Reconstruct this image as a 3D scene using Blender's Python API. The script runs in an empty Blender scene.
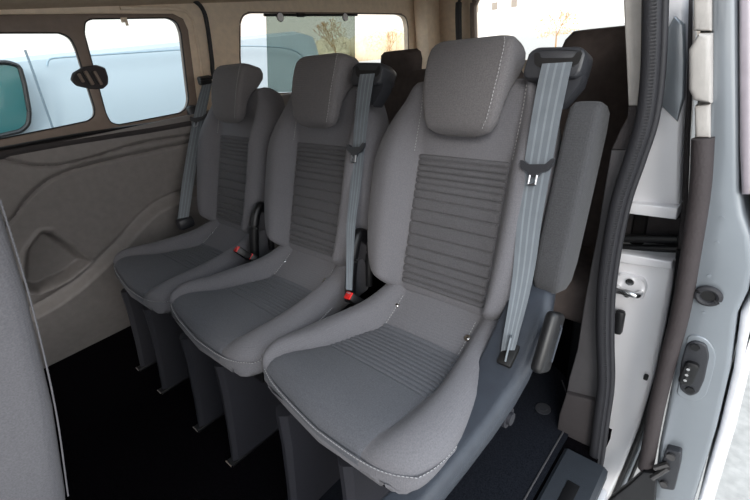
import bpy, bmesh, math, random
from mathutils import Vector, Matrix
random.seed(5)
C = bpy.context.scene.collection

# ------------------------------------------------------------------ camera
CAM = Vector((0.53140689, -0.31964696, 1.07144374))
FW = Vector((-0.63638464, 0.63334614, -0.44032631))
RT = Vector((0.7391463, 0.6639554, -0.11325185))
UPV = Vector((-0.22062941, 0.3975373, 0.89066647))
FPX = 426.0774


def ray(u, v):
    return FW + RT * ((u - 375) / FPX) + UPV * ((250 - v) / FPX)


def at(u, v, ax, val):
    """point of the place seen at (u, v) that lies on the plane axis = val"""
    d = ray(u, v)
    i = 'xyz'.index(ax)
    return CAM + d * ((val - CAM[i]) / d[i])


cd = bpy.data.cameras.new('camera')
cam = bpy.data.objects.new('camera', cd)
C.objects.link(cam)
m = Matrix((RT, UPV, -FW)).transposed().to_4x4()
m.translation = CAM
cam.matrix_world = m
cd.sensor_width = 36
cd.lens = FPX / 750 * 36
cd.clip_start = 0.02
bpy.context.scene.camera = cam


# ------------------------------------------------------------------ materials
def lin(c):
    return tuple(((x / 255) / 12.92 if x / 255 <= 0.04045 else ((x / 255 + 0.055) / 1.055) ** 2.4) for x in c) + (1,)


def mat(name, col, rough=.6, metal=0, col2=None, scale=40, bump=0, bscale=300, spec=.5, trans=0, alpha=1, coat=0, sheen=0, detail=4):
    mt = bpy.data.materials.new(name)
    mt.use_nodes = True
    nt = mt.node_tree
    b = nt.nodes['Principled BSDF']
    b.inputs['Roughness'].default_value = rough
    b.inputs['Metallic'].default_value = metal
    b.inputs['Specular IOR Level'].default_value = spec
    b.inputs['Transmission Weight'].default_value = trans
    b.inputs['Alpha'].default_value = alpha
    b.inputs['Coat Weight'].default_value = coat
    b.inputs['Sheen Weight'].default_value = sheen
    tc = nt.nodes.new('ShaderNodeTexCoord')
    nz = nt.nodes.new('ShaderNodeTexNoise')
    nz.inputs['Scale'].default_value = scale
    nz.inputs['Detail'].default_value = detail
    nt.links.new(tc.outputs['Object'], nz.inputs['Vector'])
    rp = nt.nodes.new('ShaderNodeValToRGB')
    rp.color_ramp.elements[0].position = .3
    rp.color_ramp.elements[1].position = .7
    rp.color_ramp.elements[0].color = lin(col)
    rp.color_ramp.elements[1].color = lin(col2 or tuple(min(255, c * 1.06) for c in col))
    nt.links.new(nz.outputs['Fac'], rp.inputs['Fac'])
    nt.links.new(rp.outputs['Color'], b.inputs['Base Color'])
    if bump:
        n2 = nt.nodes.new('ShaderNodeTexNoise')
        n2.inputs['Scale'].default_value = bscale
        n2.inputs['Detail'].default_value = 2
        nt.links.new(tc.outputs['Object'], n2.inputs['Vector'])
        bp = nt.nodes.new('ShaderNodeBump')
        bp.inputs['Strength'].default_value = bump
        bp.inputs['Distance'].default_value = .002
        nt.links.new(n2.outputs['Fac'], bp.inputs['Height'])
        nt.links.new(bp.outputs['Normal'], b.inputs['Normal'])
    return mt


def weave(name, col, col2, scale=900, bump=.25):
    """knitted seat cloth: fine cross-woven threads"""
    mt = mat(name, col, .95, 0, col2, 420, 0, spec=.12, sheen=.08)
    nt = mt.node_tree
    b = nt.nodes['Principled BSDF']
    tc = nt.nodes.new('ShaderNodeTexCoord')
    w = []
    for ax in ('X', 'Z'):
        wv = nt.nodes.new('ShaderNodeTexWave')
        wv.bands_direction = ax
        wv.inputs['Scale'].default_value = scale / 10
        wv.inputs['Distortion'].default_value = .6
        nt.links.new(tc.outputs['Object'], wv.inputs['Vector'])
        w.append(wv)
    ad = nt.nodes.new('ShaderNodeMath')
    nt.links.new(w[0].outputs['Fac'], ad.inputs[0])
    nt.links.new(w[1].outputs['Fac'], ad.inputs[1])
    nz = nt.nodes.new('ShaderNodeTexNoise')
    nz.inputs['Scale'].default_value = 700
    nt.links.new(tc.outputs['Object'], nz.inputs['Vector'])
    ad2 = nt.nodes.new('ShaderNodeMath')
    ad2.operation = 'ADD'
    nt.links.new(ad.outputs[0], ad2.inputs[0])
    nt.links.new(nz.outputs['Fac'], ad2.inputs[1])
    bp = nt.nodes.new('ShaderNodeBump')
    bp.inputs['Strength'].default_value = bump
    bp.inputs['Distance'].default_value = .0008
    nt.links.new(ad2.outputs[0], bp.inputs['Height'])
    nt.links.new(bp.outputs['Normal'], b.inputs['Normal'])
    return mt


M = {}
M['fabric'] = weave('seat_cloth', (99, 98, 102), (113, 112, 116))
M['insert'] = weave('seat_insert_cloth', (80, 79, 82), (94, 93, 96), 700, .35)
M['cushion_insert'] = weave('cushion_insert_cloth', (82, 83, 88), (97, 98, 103), 700, .3)
M['headrest'] = weave('headrest_cloth', (91, 89, 91), (109, 106, 107), 600, .4)
M['armcloth'] = weave('armrest_cloth', (62, 62, 64), (74, 74, 76), 700, .35)
M['stitch'] = mat('stitch_thread', (150, 149, 150), .8)
M['plastic'] = mat('dark_plastic', (44, 45, 49), .42, bump=.25, bscale=500)
M['black'] = mat('black_plastic', (16, 16, 18), .42, bump=.1, bscale=400)
M['shield'] = mat('shield_plastic', (50, 54, 62), .42, bump=.35, bscale=420, col2=(55, 60, 68), spec=.4)
M['legplastic'] = mat('leg_plastic', (34, 34, 40), .6, bump=.3, bscale=200)
M['red'] = mat('red_button', (214, 30, 26), .4)
M['chrome'] = mat('bright_metal', (205, 205, 205), .2, 1)
M['tongue'] = mat('tongue_metal', (150, 152, 156), .3, 1)
M['carpet'] = mat('carpet', (9, 8, 10), 1, 0, (17, 15, 18), 160, bump=1, bscale=500, spec=.0)
M['mat'] = mat('floor_mat', (18, 20, 25), .95, 0, (34, 36, 42), 260, bump=1, bscale=600, spec=.02)
M['wall'] = mat('door_panel_plastic', (124, 119, 117), .62, bump=.3, bscale=260)
M['framebrown'] = mat('window_frame_brown', (124, 109, 98), .5, bump=.2, bscale=200)
M['beige'] = mat('pillar_beige', (228, 210, 188), .75, bump=.3, bscale=300)
M['headliner'] = mat('headliner', (186, 168, 148), .9, bump=.3, bscale=200, spec=.1)
M['lighttrim'] = mat('light_trim', (168, 164, 160), .6, bump=.2, bscale=300)
M['greytrim'] = mat('grey_trim', (70, 68, 70), .6, bump=.3, bscale=300)
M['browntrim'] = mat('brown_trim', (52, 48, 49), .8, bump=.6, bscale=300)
M['rubber'] = mat('seal_rubber', (36, 36, 40), .6, bump=.3, bscale=300)
M['brownrubber'] = mat('brown_rubber', (54, 48, 49), .75, bump=.5, bscale=220)
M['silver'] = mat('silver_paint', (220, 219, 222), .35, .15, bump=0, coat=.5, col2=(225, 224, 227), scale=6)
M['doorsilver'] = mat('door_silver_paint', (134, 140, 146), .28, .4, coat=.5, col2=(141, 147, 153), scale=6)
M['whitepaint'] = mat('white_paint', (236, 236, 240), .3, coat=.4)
M['mauve'] = mat('mauve_grey', (168, 160, 168), .3, coat=.5)  # mauve-grey tone of the door's upper outer strip
M['bench'] = mat('rear_bench_cloth', (74, 67, 65), .95, col2=(84, 76, 74), spec=.1, bump=.3)
M['sill'] = mat('sill_plastic', (40, 44, 50), .5, bump=.3, bscale=300)
M['vanblue'] = mat('van_pale_paint', (166, 178, 186), .4, coat=.3, col2=(170, 182, 190), scale=1)
M['tealglass'] = mat('tinted_van_glass', (44, 92, 94), .15, coat=.4)
M['bark'] = mat('tree_bark', (176, 140, 100), .9)
M['leaf'] = mat('autumn_leaf', (206, 186, 158), .9, 0, (222, 206, 178), 8)  # leaf tones paled so the colour carries the haze of distance
M['hazeleaf'] = mat('autumn_leaf_orange', (214, 184, 138), .9, 0, (228, 206, 164), 8)
M['building'] = mat('white_building', (238, 234, 230), .8)
M['darkwin'] = mat('building_window', (150, 140, 130), .5)
M['field'] = mat('pale_field', (226, 208, 172), .9, 0, (238, 224, 196), 1)
M['concrete'] = mat('concrete_ground', (190, 188, 184), .9, 0, (166, 164, 161), 28, bump=.6, bscale=60, detail=8)
M['darkhole'] = mat('dark_recess', (14, 13, 14), .6)


def glass_mat(name, tint, fac, rough=0.0):
    """thin sheet of glass or film: mostly clear, tinted, with a slight shine"""
    mt = bpy.data.materials.new(name)
    mt.use_nodes = True
    nt = mt.node_tree
    nt.nodes.remove(nt.nodes['Principled BSDF'])
    out = nt.nodes['Material Output']
    tr = nt.nodes.new('ShaderNodeBsdfTransparent')
    tr.inputs[0].default_value = tint
    gl = nt.nodes.new('ShaderNodeBsdfGlossy')
    gl.inputs['Roughness'].default_value = rough
    lw = nt.nodes.new('ShaderNodeLayerWeight')
    lw.inputs[0].default_value = .15
    mu = nt.nodes.new('ShaderNodeMath')
    mu.operation = 'MULTIPLY'
    mu.inputs[1].default_value = fac
    nt.links.new(lw.outputs['Fresnel'], mu.inputs[0])
    mx = nt.nodes.new('ShaderNodeMixShader')
    nt.links.new(mu.outputs[0], mx.inputs[0])
    nt.links.new(tr.outputs[0], mx.inputs[1])
    nt.links.new(gl.outputs[0], mx.inputs[2])
    nt.links.new(mx.outputs[0], out.inputs['Surface'])
    return mt


M['glass'] = glass_mat('window_glass', (.93, .96, .96, 1), .3)
M['glasswarm'] = glass_mat('window_glass_clear', (.98, .97, .95, 1), .3)
M['shade'] = glass_mat('sunshade_film', (.50, .55, .53, 1), .25, .3)

# belt webbing with lengthwise stripes is three strips of two materials
M['belt'] = mat('belt_webbing', (98, 104, 110), .55, bump=.4, bscale=900)
M['beltlight'] = mat('belt_webbing_light', (116, 123, 129), .5, bump=.4, bscale=900)


# ------------------------------------------------------------------ mesh helpers
def smooth(me, ang=40):
    for p in me.polygons:
        p.use_smooth = True
    if hasattr(me, 'set_sharp_from_angle'):
        me.set_sharp_from_angle(angle=math.radians(ang))


def obj(name, bm, mt, parent=None, sm=True, ang=40):
    bmesh.ops.recalc_face_normals(bm, faces=bm.faces)
    me = bpy.data.meshes.new(name)
    bm.to_mesh(me)
    bm.free()
    mts = mt if isinstance(mt, (list, tuple)) else [mt]
    for q in mts:
        me.materials.append(M[q] if isinstance(q, str) else q)
    if sm:
        smooth(me, ang)
    o = bpy.data.objects.new(name, me)
    C.objects.link(o)
    if parent:
        o.parent = parent
    return o


def empty(name, loc=(0, 0, 0)):
    o = bpy.data.objects.new(name, None)
    o.empty_display_size = .05
    C.objects.link(o)
    o.location = loc
    return o


def tag(o, label=None, cat=None, group=None, kind=None):
    if label: o['label'] = label
    if cat: o['category'] = cat
    if group: o['group'] = group
    if kind: o['kind'] = kind
    return o


def NB():
    return bmesh.new()


def box(bm, c, s, rot=None, bev=0, seg=2):
    r = bmesh.ops.create_cube(bm, size=1)
    vs = r['verts']
    mt = Matrix.Translation(Vector(c)) @ (rot.to_4x4() if rot else Matrix()) @ Matrix.Diagonal((s[0], s[1], s[2], 1))
    bmesh.ops.transform(bm, matrix=mt, verts=vs)
    if bev:
        es = set(e for v in vs for e in v.link_edges)
        bmesh.ops.bevel(bm, geom=list(es), offset=bev, segments=seg, affect='EDGES', profile=.5)
    return bm


def frame_of(t, hint=Vector((0, 0, 1))):
    t = t.normalized()
    if abs(t.dot(hint)) > .95:
        hint = Vector((1, 0, 0))
    a = t.cross(hint).normalized()
    return a, t.cross(a).normalized()


def smoothpath(pts, n=6):
    """Catmull-Rom through the points"""
    P = [Vector(p) for p in pts]
    if len(P) < 3:
        return P
    P = [P[0] * 2 - P[1]] + P + [P[-1] * 2 - P[-2]]
    out = []
    for i in range(1, len(P) - 2):
        a, b, c, d = P[i - 1:i + 3]
        for k in range(n):
            t = k / n
            out.append(.5 * ((2 * b) + (c - a) * t + (2 * a - 5 * b + 4 * c - d) * t * t + (3 * b - a - 3 * c + d) * t ** 3))
    out.append(P[-2].copy())
    return out


def tube(bm, pts, r, seg=10, rx=None, closed=False, hint=Vector((0, 0, 1))):
    P = [Vector(p) for p in pts]
    n = len(P)
    rings = []
    for i, p in enumerate(P):
        if closed:
            t = P[(i + 1) % n] - P[i - 1]
        else:
            t = P[min(i + 1, n - 1)] - P[max(i - 1, 0)]
        a, b = frame_of(t, hint)
        rr = r[i] if isinstance(r, (list, tuple)) else r
        r2 = rr if rx is None else rx
        rings.append([bm.verts.new(p + a * (rr * math.cos(2 * math.pi * k / seg)) + b * (r2 * math.sin(2 * math.pi * k / seg))) for k in range(seg)])
    for i in range(n if closed else n - 1):
        A, B = rings[i], rings[(i + 1) % n]
        for k in range(seg):
            bm.faces.new((A[k], A[(k + 1) % seg], B[(k + 1) % seg], B[k]))
    if not closed:
        bm.faces.new(rings[0][::-1])
        bm.faces.new(rings[-1])
    return bm


def loft(bm, loops, cap=True):
    R = [[bm.verts.new(Vector(p)) for p in lp] for lp in loops]
    n = len(R[0])
    for A, B in zip(R, R[1:]):
        for k in range(n):
            bm.faces.new((A[k], A[(k + 1) % n], B[(k + 1) % n], B[k]))
    if cap:
        bm.faces.new(R[0][::-1])
        bm.faces.new(R[-1])
    return bm


def grid(bm, f, nu, nv):
    V = [[bm.verts.new(f(i / nu, j / nv)) for i in range(nu + 1)] for j in range(nv + 1)]
    for j in range(nv):
        for i in range(nu):
            bm.faces.new((V[j][i], V[j][i + 1], V[j + 1][i + 1], V[j + 1][i]))
    return bm


def slab(bm, f, nu, nv, thick):
    """grid surface with a real thickness: thick is the offset vector of its back"""
    th = Vector(thick)
    A = [[bm.verts.new(f(i / nu, j / nv)) for i in range(nu + 1)] for j in range(nv + 1)]
    B = [[bm.verts.new(v.co + th) for v in row] for row in A]
    for j in range(nv):
        for i in range(nu):
            bm.faces.new((A[j][i], A[j][i + 1], A[j + 1][i + 1], A[j + 1][i]))
            bm.faces.new((B[j][i], B[j + 1][i], B[j + 1][i + 1], B[j][i + 1]))
    for i in range(nu):
        bm.faces.new((A[0][i], B[0][i], B[0][i + 1], A[0][i + 1]))
        bm.faces.new((A[nv][i], A[nv][i + 1], B[nv][i + 1], B[nv][i]))
    for j in range(nv):
        bm.faces.new((A[j][0], A[j + 1][0], B[j + 1][0], B[j][0]))
        bm.faces.new((A[j][nu], B[j][nu], B[j + 1][nu], A[j + 1][nu]))
    return bm


def rounded(pts, r, n=5):
    """round the corners of a 2D polygon"""
    out = []
    N = len(pts)
    for i in range(N):
        a, b, c = Vector(pts[i - 1]), Vector(pts[i]), Vector(pts[(i + 1) % N])
        rr = min(r, (a - b).length * .45, (c - b).length * .45)
        p, q = b + (a - b).normalized() * rr, b + (c - b).normalized() * rr
        for k in range(n + 1):
            t = k / n
            out.append(tuple(p * (1 - t) ** 2 + b * 2 * t * (1 - t) + q * t * t))
    return out


def plate(name, outer, holes, axis, d0, d1, mt, parent=None, bev=0):
    """solid plate cut from 2D outlines (closed), between depths d0 and d1 along the axis"""
    cu = bpy.data.curves.new(name + '_outline', 'CURVE')
    cu.dimensions = '2D'
    cu.fill_mode = 'BOTH'
    for lp in [outer] + list(holes):
        sp = cu.splines.new('POLY')
        sp.points.add(len(lp) - 1)
        for i, p in enumerate(lp):
            sp.points[i].co = (p[0], p[1], 0, 1)
        sp.use_cyclic_u = True
    cu.extrude = max(.0001, abs(d1 - d0) / 2 - bev)
    if bev:
        cu.bevel_depth = bev
        cu.bevel_resolution = 2
        cu.offset = -bev
    to = bpy.data.objects.new('tmp', cu)
    C.objects.link(to)
    dg = bpy.context.evaluated_depsgraph_get()
    me = bpy.data.meshes.new_from_object(to.evaluated_get(dg))
    bpy.data.objects.remove(to)
    bpy.data.curves.remove(cu)
    bm = NB()
    bm.from_mesh(me)
    bpy.data.meshes.remove(me)
    bmesh.ops.remove_doubles(bm, verts=bm.verts, dist=1e-5)
    mid = (d0 + d1) / 2
    for v in bm.verts:
        a, b, c = v.co
        if axis == 'x': v.co = (mid + c, a, b)
        elif axis == 'y': v.co = (a, mid + c, b)
        else: v.co = (a, b, mid + c)
    return obj(name, bm, mt, parent, ang=35)


def px(pts, axis, val):
    """pixel outline -> 2D outline on the plane axis = val (the two other coordinates)"""
    out = []
    for u, v in pts:
        p = at(u, v, axis, val)
        out.append({'x': (p.y, p.z), 'y': (p.x, p.z), 'z': (p.x, p.y)}[axis])
    return out


def interp(tab, x):
    if x <= tab[0][0]: return tab[0][1]
    for (a, b), (c, d) in zip(tab, tab[1:]):
        if x <= c:
            t = (x - a) / (c - a)
            return b + (d - b) * t
    return tab[-1][1]


def sinterp(tab, x):
    """smooth (cubic Hermite) interpolation"""
    if x <= tab[0][0]: return tab[0][1]
    n = len(tab)
    for i in range(n - 1):
        if x <= tab[i + 1][0]:
            x0, y0 = tab[i]
            x1, y1 = tab[i + 1]
            h = x1 - x0
            m0 = (y1 - (tab[i - 1][1] if i else y0)) / (x1 - (tab[i - 1][0] if i else x0))
            m1 = ((tab[i + 2][1] if i + 2 < n else y1) - y0) / ((tab[i + 2][0] if i + 2 < n else x1) - x0)
            t = (x - x0) / h
            return (2 * t ** 3 - 3 * t * t + 1) * y0 + (t ** 3 - 2 * t * t + t) * h * m0 + (-2 * t ** 3 + 3 * t * t) * y1 + (t ** 3 - t * t) * h * m1
    return tab[-1][1]


def sm01(t):
    t = max(0, min(1, t))
    return t * t * (3 - 2 * t)


def stitches(bm, pts, L=.0042, gap=.0032, r=.0009, lift=0):
    P = [Vector(p) for p in pts]
    acc, nxt = 0, 0
    for a, b in zip(P, P[1:]):
        d = (b - a).length
        while nxt < acc + d:
            t = (nxt - acc) / d
            p = a.lerp(b, t)
            dr = (b - a).normalized()
            q = p + dr * L
            A, B = frame_of(dr)
            lo = [[p + A * (r * math.cos(k * math.pi / 2)) + B * (r * math.sin(k * math.pi / 2)) for k in range(4)],
                  [q + A * (r * math.cos(k * math.pi / 2)) + B * (r * math.sin(k * math.pi / 2)) for k in range(4)]]
            loft(bm, lo)
            nxt += L + gap
        acc += d
    return bm


# ------------------------------------------------------------------ the van seats
PITCH = .49
SH = Vector((0, .347, .938))
NF = Vector((0, -.938, .347))
B0 = Vector((0, .412, .484))


def BP(x, s, o=0):
    return B0 + Vector((x, 0, 0)) + SH * s + NF * o


BW = [(-.03, .15), (0, .185), (.03, .21), (.08, .228), (.17, .24), (.27, .242), (.34, .238), (.40, .227), (.44, .208), (.48, .178), (.52, .15)]
BWI = .127


def bw(s): return sinterp(BW, s)


def back_off(x, s):
    """how far the backrest's front stands out at (x, s)"""
    w = bw(s) * (.89 if x > 0 else 1.08)
    wi = min(BWI, w - .02)
    ax = abs(x)
    h = .052 * sm01((s + .032) / .05) * (1 - .72 * sm01((s - .30) / .18))
    if ax <= wi:
        o = 0
    else:
        b = (ax - wi) / (w - wi)
        o = h * math.sin(min(1, b / .42) * math.pi / 2) ** .8
        if b > .40:
            R = min(.06, (w - wi) * .75)
            t = min(1, (b - .40) / .60)
            o -= R * (1 - math.sqrt(max(0, 1 - t * t)))
    for e, L in ((s + .03, .040), (.52 - s, .03)):
        if e < L:
            t = 1 - e / L
            o -= .036 * (1 - math.sqrt(max(0, 1 - t * t)))
    return o


def seat_backrest(t):
    bm = NB()
    loops = []
    NS, NX = 56, 44
    for j in range(NS + 1):
        s = -.03 + .55 * j / NS
        w = bw(s)
        lp = []
        for i in range(NX + 1):
            x = -w * math.cos(math.pi * i / NX) if False else w * (2 * i / NX - 1)
            # more points near the rounded sides
            q = 2 * i / NX - 1
            x = w * (math.sin(q * math.pi / 2) * .55 + q * .45) * (.89 if q > 0 else 1.08)
            lp.append(BP(x, s, back_off(x, s)))
        thick = .10
        for e, L in ((s + .03, .03), (.52 - s, .03)):
            if e < L:
                k = 1 - e / L
                thick -= .03 * (1 - math.sqrt(max(0, 1 - k * k)))
        lp += [BP(w * .86, s, -.07 if thick > .08 else -thick + .02), BP(w * .78, s, -thick), BP(w * .3, s, -thick - .005), BP(-w * .3, s, -thick - .005), BP(-w * .85, s, -thick), BP(-w * .97, s, -.07 if thick > .08 else -thick + .02)]
        loops.append(lp)
    loft(bm, loops)
    return obj('backrest', bm, 'fabric', t, ang=60)


GRV = [0]
for d in [.0135, .0135, .014, .0145, .015, .016, .021, .027, .031, .033, .031, .028, .022, .018, .016, .014]:
    GRV.append(GRV[-1] + d)
_k = .335 / GRV[-1]
GRV = [g * _k for g in GRV]      # distances from the top of the ribbed panel


def seat_insert(t):
    bm = NB()
    top, bot = .34, .005

    def f(u, v):
        x = (2 * u - 1) * (BWI - .001)
        s = bot + (top - bot) * v
        d = top - s
        g = 0
        for q in GRV:
            g = max(g, math.exp(-((d - q) / .0017) ** 2))
        gap = min(abs(d - q) for q in GRV)
        puff = .0016 * min(1, gap / .006)
        e = max(0, 1 - (BWI - abs(x)) / .010)
        sx = .010 * e * e
        dip = .006 * math.sin(math.pi * u) * 0
        return BP(x, s, .0035 + puff - .0036 * g - sx + dip + back_off(0, s))
    slab(bm, f, 24, 230, NF * -.012)
    return obj('ribbed_panel', bm, 'insert', t, ang=70)


HR = [(.384, .034), (.388, .060), (.397, .080), (.417, .091), (.455, .098), (.51, .103), (.555, .103), (.574, .099), (.586, .090), (.591, .07)]


def seat_headrest(t, st=True):
    bm = NB()
    loops = []
    rows = [.384, .386, .390, .397, .406, .417, .435, .46, .49, .52, .55, .568, .579, .586, .589, .591]
    for s in rows:
        w = interp(HR, s)
        lp = []
        k = (s - .384) / .207
        fr = .058 + .012 * math.sin(math.pi * k)             # front face
        bk = .02 + (-.055) * sm01((k - .35) / .5)            # rear face curls back at the top
        for e, L in ((s - .384, .03), (.591 - s, .03)):
            if e < L:
                q = 1 - e / L
                dd = .030 * (1 - math.sqrt(max(0, 1 - q * q)))
                fr -= dd
                bk += dd * .7
        R = min(.018, (fr - bk) * .4)
        n = 6
        for cx, co, a0 in ((-w + R, fr - R, 180), (w - R, fr - R, 90), (w * .96 - R, bk + R, 0), (-w * .96 + R, bk + R, -90)):
            for i in range(n + 1):
                a = math.radians(a0 - 90 * i / n)
                lp.append(BP(.006 + cx + R * math.cos(a), s, co + R * math.sin(a)))
        loops.append(lp)
    loft(bm, loops)
    h = obj('headrest', bm, 'headrest', t, ang=60)
    b2 = NB()
    for sgn in (-1, 1):
        pts = []
        for k in range(21):
            s = .400 + .180 * k / 20
            kk = (s - .384) / .207
            fr = .058 + .012 * math.sin(math.pi * kk)
            for e, L in ((s - .384, .03), (.591 - s, .03)):
                if e < L:
                    q = 1 - e / L
                    fr -= .030 * (1 - math.sqrt(max(0, 1 - q * q)))
            pts.append(BP(.006 + sgn * (interp(HR, s) - .015), s, fr + .0002))
        if sgn == 1:
            stitches(b2, pts)
        tb = [p - NF * .0008 for p in pts]
    obj('seam_stitching', b2, 'stitch', h, sm=False)
    for sx in (-.05, .05):
        b3 = NB()
        tube(b3, [BP(sx, .48, -.028), BP(sx, .55, -.028)], .0055, 10)
        obj('headrest_post', b3, 'black', t)
    return h


XL = [(-.025, -.190), (-.015, -.224), (0, -.245), (.04, -.258), (.1, -.260), (.18, -.255), (.26, -.234), (.33, -.207), (.40, -.185), (.47, -.178)]
XR = [(-.025, .17), (-.015, .200), (0, .216), (.04, .229), (.1, .233), (.16, .229), (.22, .218), (.28, .202), (.35, .190), (.47, .178)]
IL = [(-.025, -.212), (.02, -.208), (.08, -.190), (.17, -.158), (.24, -.14), (.30, -.118), (.34, -.112), (.47, -.112)]
IR = [(-.025, .108), (0, .114), (.06, .130), (.12, .137), (.2, .135), (.28, .122), (.34, .116), (.47, .116)]
HB = [(-.025, .378), (-.018, .400), (-.008, .415), (.01, .427), (.05, .441), (.12, .450), (.2, .452), (.28, .452), (.36, .462), (.47, .500)]
HC = [(-.025, .374), (-.018, .395), (-.008, .409), (.01, .419), (.05, .427), (.12, .427), (.2, .420), (.28, .410), (.31, .411), (.34, .424), (.40, .458), (.47, .500)]


def cush_z(x, y):
    xl, xr, il, ir = interp(XL, y), interp(XR, y), interp(IL, y), interp(IR, y)
    il = max(il, xl + .012)
    hb, hc = sinterp(HB, y), sinterp(HC, y)
    if il <= x <= ir:
        m = (x - il) / (ir - il)
        return hc + .004 * math.sin(math.pi * m)
    e, i = (xl, il) if x < il else (xr, ir)
    b = abs(x - i) / abs(e - i)
    z = hc + (hb + .006 - hc) * math.sin(min(1, b / .40) * math.pi / 2) ** .8
    if b > .4:
        t = min(1, (b - .4) / .6)
        z -= min(.045, abs(e - i) * .7) * (1 - math.sqrt(max(0, 1 - t * t)))
    return z


def yw(x, y):
    """the cushion's front edge is set back towards its window-side corner"""
    k = 1 - sm01((y + .02) / .20)
    g = .026 * max(0, min(1, -x / .24)) ** 1.2 + .020 * max(0, x / .24) ** 3
    return y + (g + .012) * k


def zl(x, y):
    """and a little higher there"""
    return (.008 + .020 * max(0, min(1, -x / .24))) * (1 - sm01((y + .02) / .22))


def seat_cushion(t):
    bm = NB()
    loops = []
    ys = [-.0255, -.025, -.023, -.019, -.014, -.008, 0, .01] + [.02 + .45 * k / 36 for k in range(37)]
    NX = 46
    for y in ys:
        xl, xr = sinterp(XL, y), sinterp(XR, y)
        zb = .362 + (.01 if y < -.02 else 0)
        lp = []
        for i in range(NX + 1):
            q = 2 * i / NX - 1
            q = math.sin(q * math.pi / 2) * .5 + q * .5
            x = xl + (xr - xl) * (q + 1) / 2
            lp.append((x, yw(x, y), max(zb + .004, cush_z(x, y)) + zl(x, y)))
        lp += [(a_, yw(a_, y), b_ + zl(a_, y)) for a_, b_ in ((xr - .002, zb + .012), (xr - .012, zb), (0, zb), (xl * .5, zb), (xl + .012, zb), (xl + .002, zb + .012))]
        loops.append(lp)
    loft(bm, loops)
    c = obj('cushion', bm, 'fabric', t, ang=60)
    # stitched welt around the lower lip of the cushion
    b2 = NB()
    path = []
    for k in range(30):
        y = .30 - .30 * k / 29
        path.append(Vector((sinterp(XL, y) - .0005, y, .404)))
    for k in range(1, 30):
        x = -.245 + .461 * k / 30
        yy = -.0235 + (.026 * (abs(x) / (.245 if x < 0 else .216)) ** 6)
        path.append(Vector((x, yy, .404)))
    for k in range(30):
        y = .30 * k / 29
        path.append(Vector((sinterp(XR, y) + .0005, y, .404)))
    path = [Vector((q.x, yw(q.x, q.y), q.z + zl(q.x, q.y))) for q in path]
    tube(b2, path, .0022, 6)
    obj('piping', b2, 'fabric', c)
    b3 = NB()
    stitches(b3, [p + Vector((0, -.0016, .0026)) for p in path])
    obj('seam_stitching', b3, 'stitch', c, sm=False)
    for xs in (-.112, .116):
        b3 = NB()
        stitches(b3, [Vector((xs + (.006 if xs < 0 else -.006), y, cush_z(xs, y) + .0016)) for y in [.315 + .01 * k for k in range(9)]])
        obj('seam_stitching', b3, 'stitch', c, sm=False)
    return c


def seat_cushion_insert(t):
    bm = NB()

    def f(u, v):
        y = -.0225 + .3405 * v
        il, ir = interp(IL, y), interp(IR, y)
        x = il + .002 + (ir - il - .004) * u
        d = min(abs(x - il), abs(ir - x))
        z = cush_z(x, y) + .0028 - .0035 * max(0, 1 - d / .008) ** 2
        if y > .165:
            ph = (y - .168) / .0128
            fr = abs(ph - round(ph)) * .0128
            z -= .0028 * math.exp(-(fr / .0018) ** 2)
        return Vector((x, yw(x, y), z + zl(x, y)))
    slab(bm, f, 30, 200, (0, 0, -.008))
    return obj('cushion_panel', bm, 'cushion_insert', t, ang=70)


def leg_mesh(t, x):
    bm = NB()
    L = []
    for z, y0, y1, w in ((.34, -.005, .30, .032), (.25, -.012, .25, .028), (.12, -.030, .18, .022), (.012, -.048, .13, .019)):
        L.append([(x - w, y1, z), (x - w * .7, y0 + .012, z), (x - .006, y0, z), (x + .006, y0, z), (x + w * .7, y0 + .012, z), (x + w, y1, z)])
    loft(bm, L)
    l = obj('leg', bm, 'legplastic', t, ang=25)
    b2 = NB()
    box(b2, (x, .04, .006), (.030, .20, .012), bev=.003)
    obj('floor_latch', b2, 'black', l)
    b3 = NB()
    tube(b3, [(x - .016, -.061, .007), (x + .016, -.061, .007)], .004, 8)
    obj('latch_pin', b3, 'chrome', l)
    return l


def seat_frame(t):
    bm = NB()
    L = []
    for y, z0, z1, w in ((.05, .310, .378, .20), (.2, .29, .36, .215), (.38, .29, .38, .18), (.44, .32, .42, .17)):
        L.append([(-w, y, z1), (w, y, z1), (w - .02, y, z0), (-w + .02, y, z0)])
    loft(bm, L)
    f = obj('seat_frame', bm, 'black', t, ang=30)
    bm = NB()
    L = []
    for k in range(31):
        x = -.205 + .395 * k / 30
        y0 = -.012 + .10 * abs(x / .225) ** 8
        z = zl(x, y0)
        L.append([(x, yw(x, y0) + a, b + z) for a, b in ((.004, .366), (.008, .350), (.022, .336), (.06, .330), (.06, .366))])
    loft(bm, L)
    obj('front_fascia', bm, 'plastic', f, ang=50)
    return f


def snap(t, x, y, z):
    bm = NB()
    n = Vector((0, -.5, .86)).normalized()
    p = Vector((x, y, z))
    tube(bm, [p - n * .004, p + n * .0015], .0075, 16)
    tube(bm, [p + n * .0015, p + n * .003], .0045, 12)
    o = obj('anchor_stud', bm, 'chrome', t)
    b2 = NB()
    tube(b2, [p + n * .0028 + Vector((.001, 0, 0)), p + n * .0040 + Vector((.001, 0, 0))], .0022, 10)
    obj('stud_hole', b2, 'darkhole', o)


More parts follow.
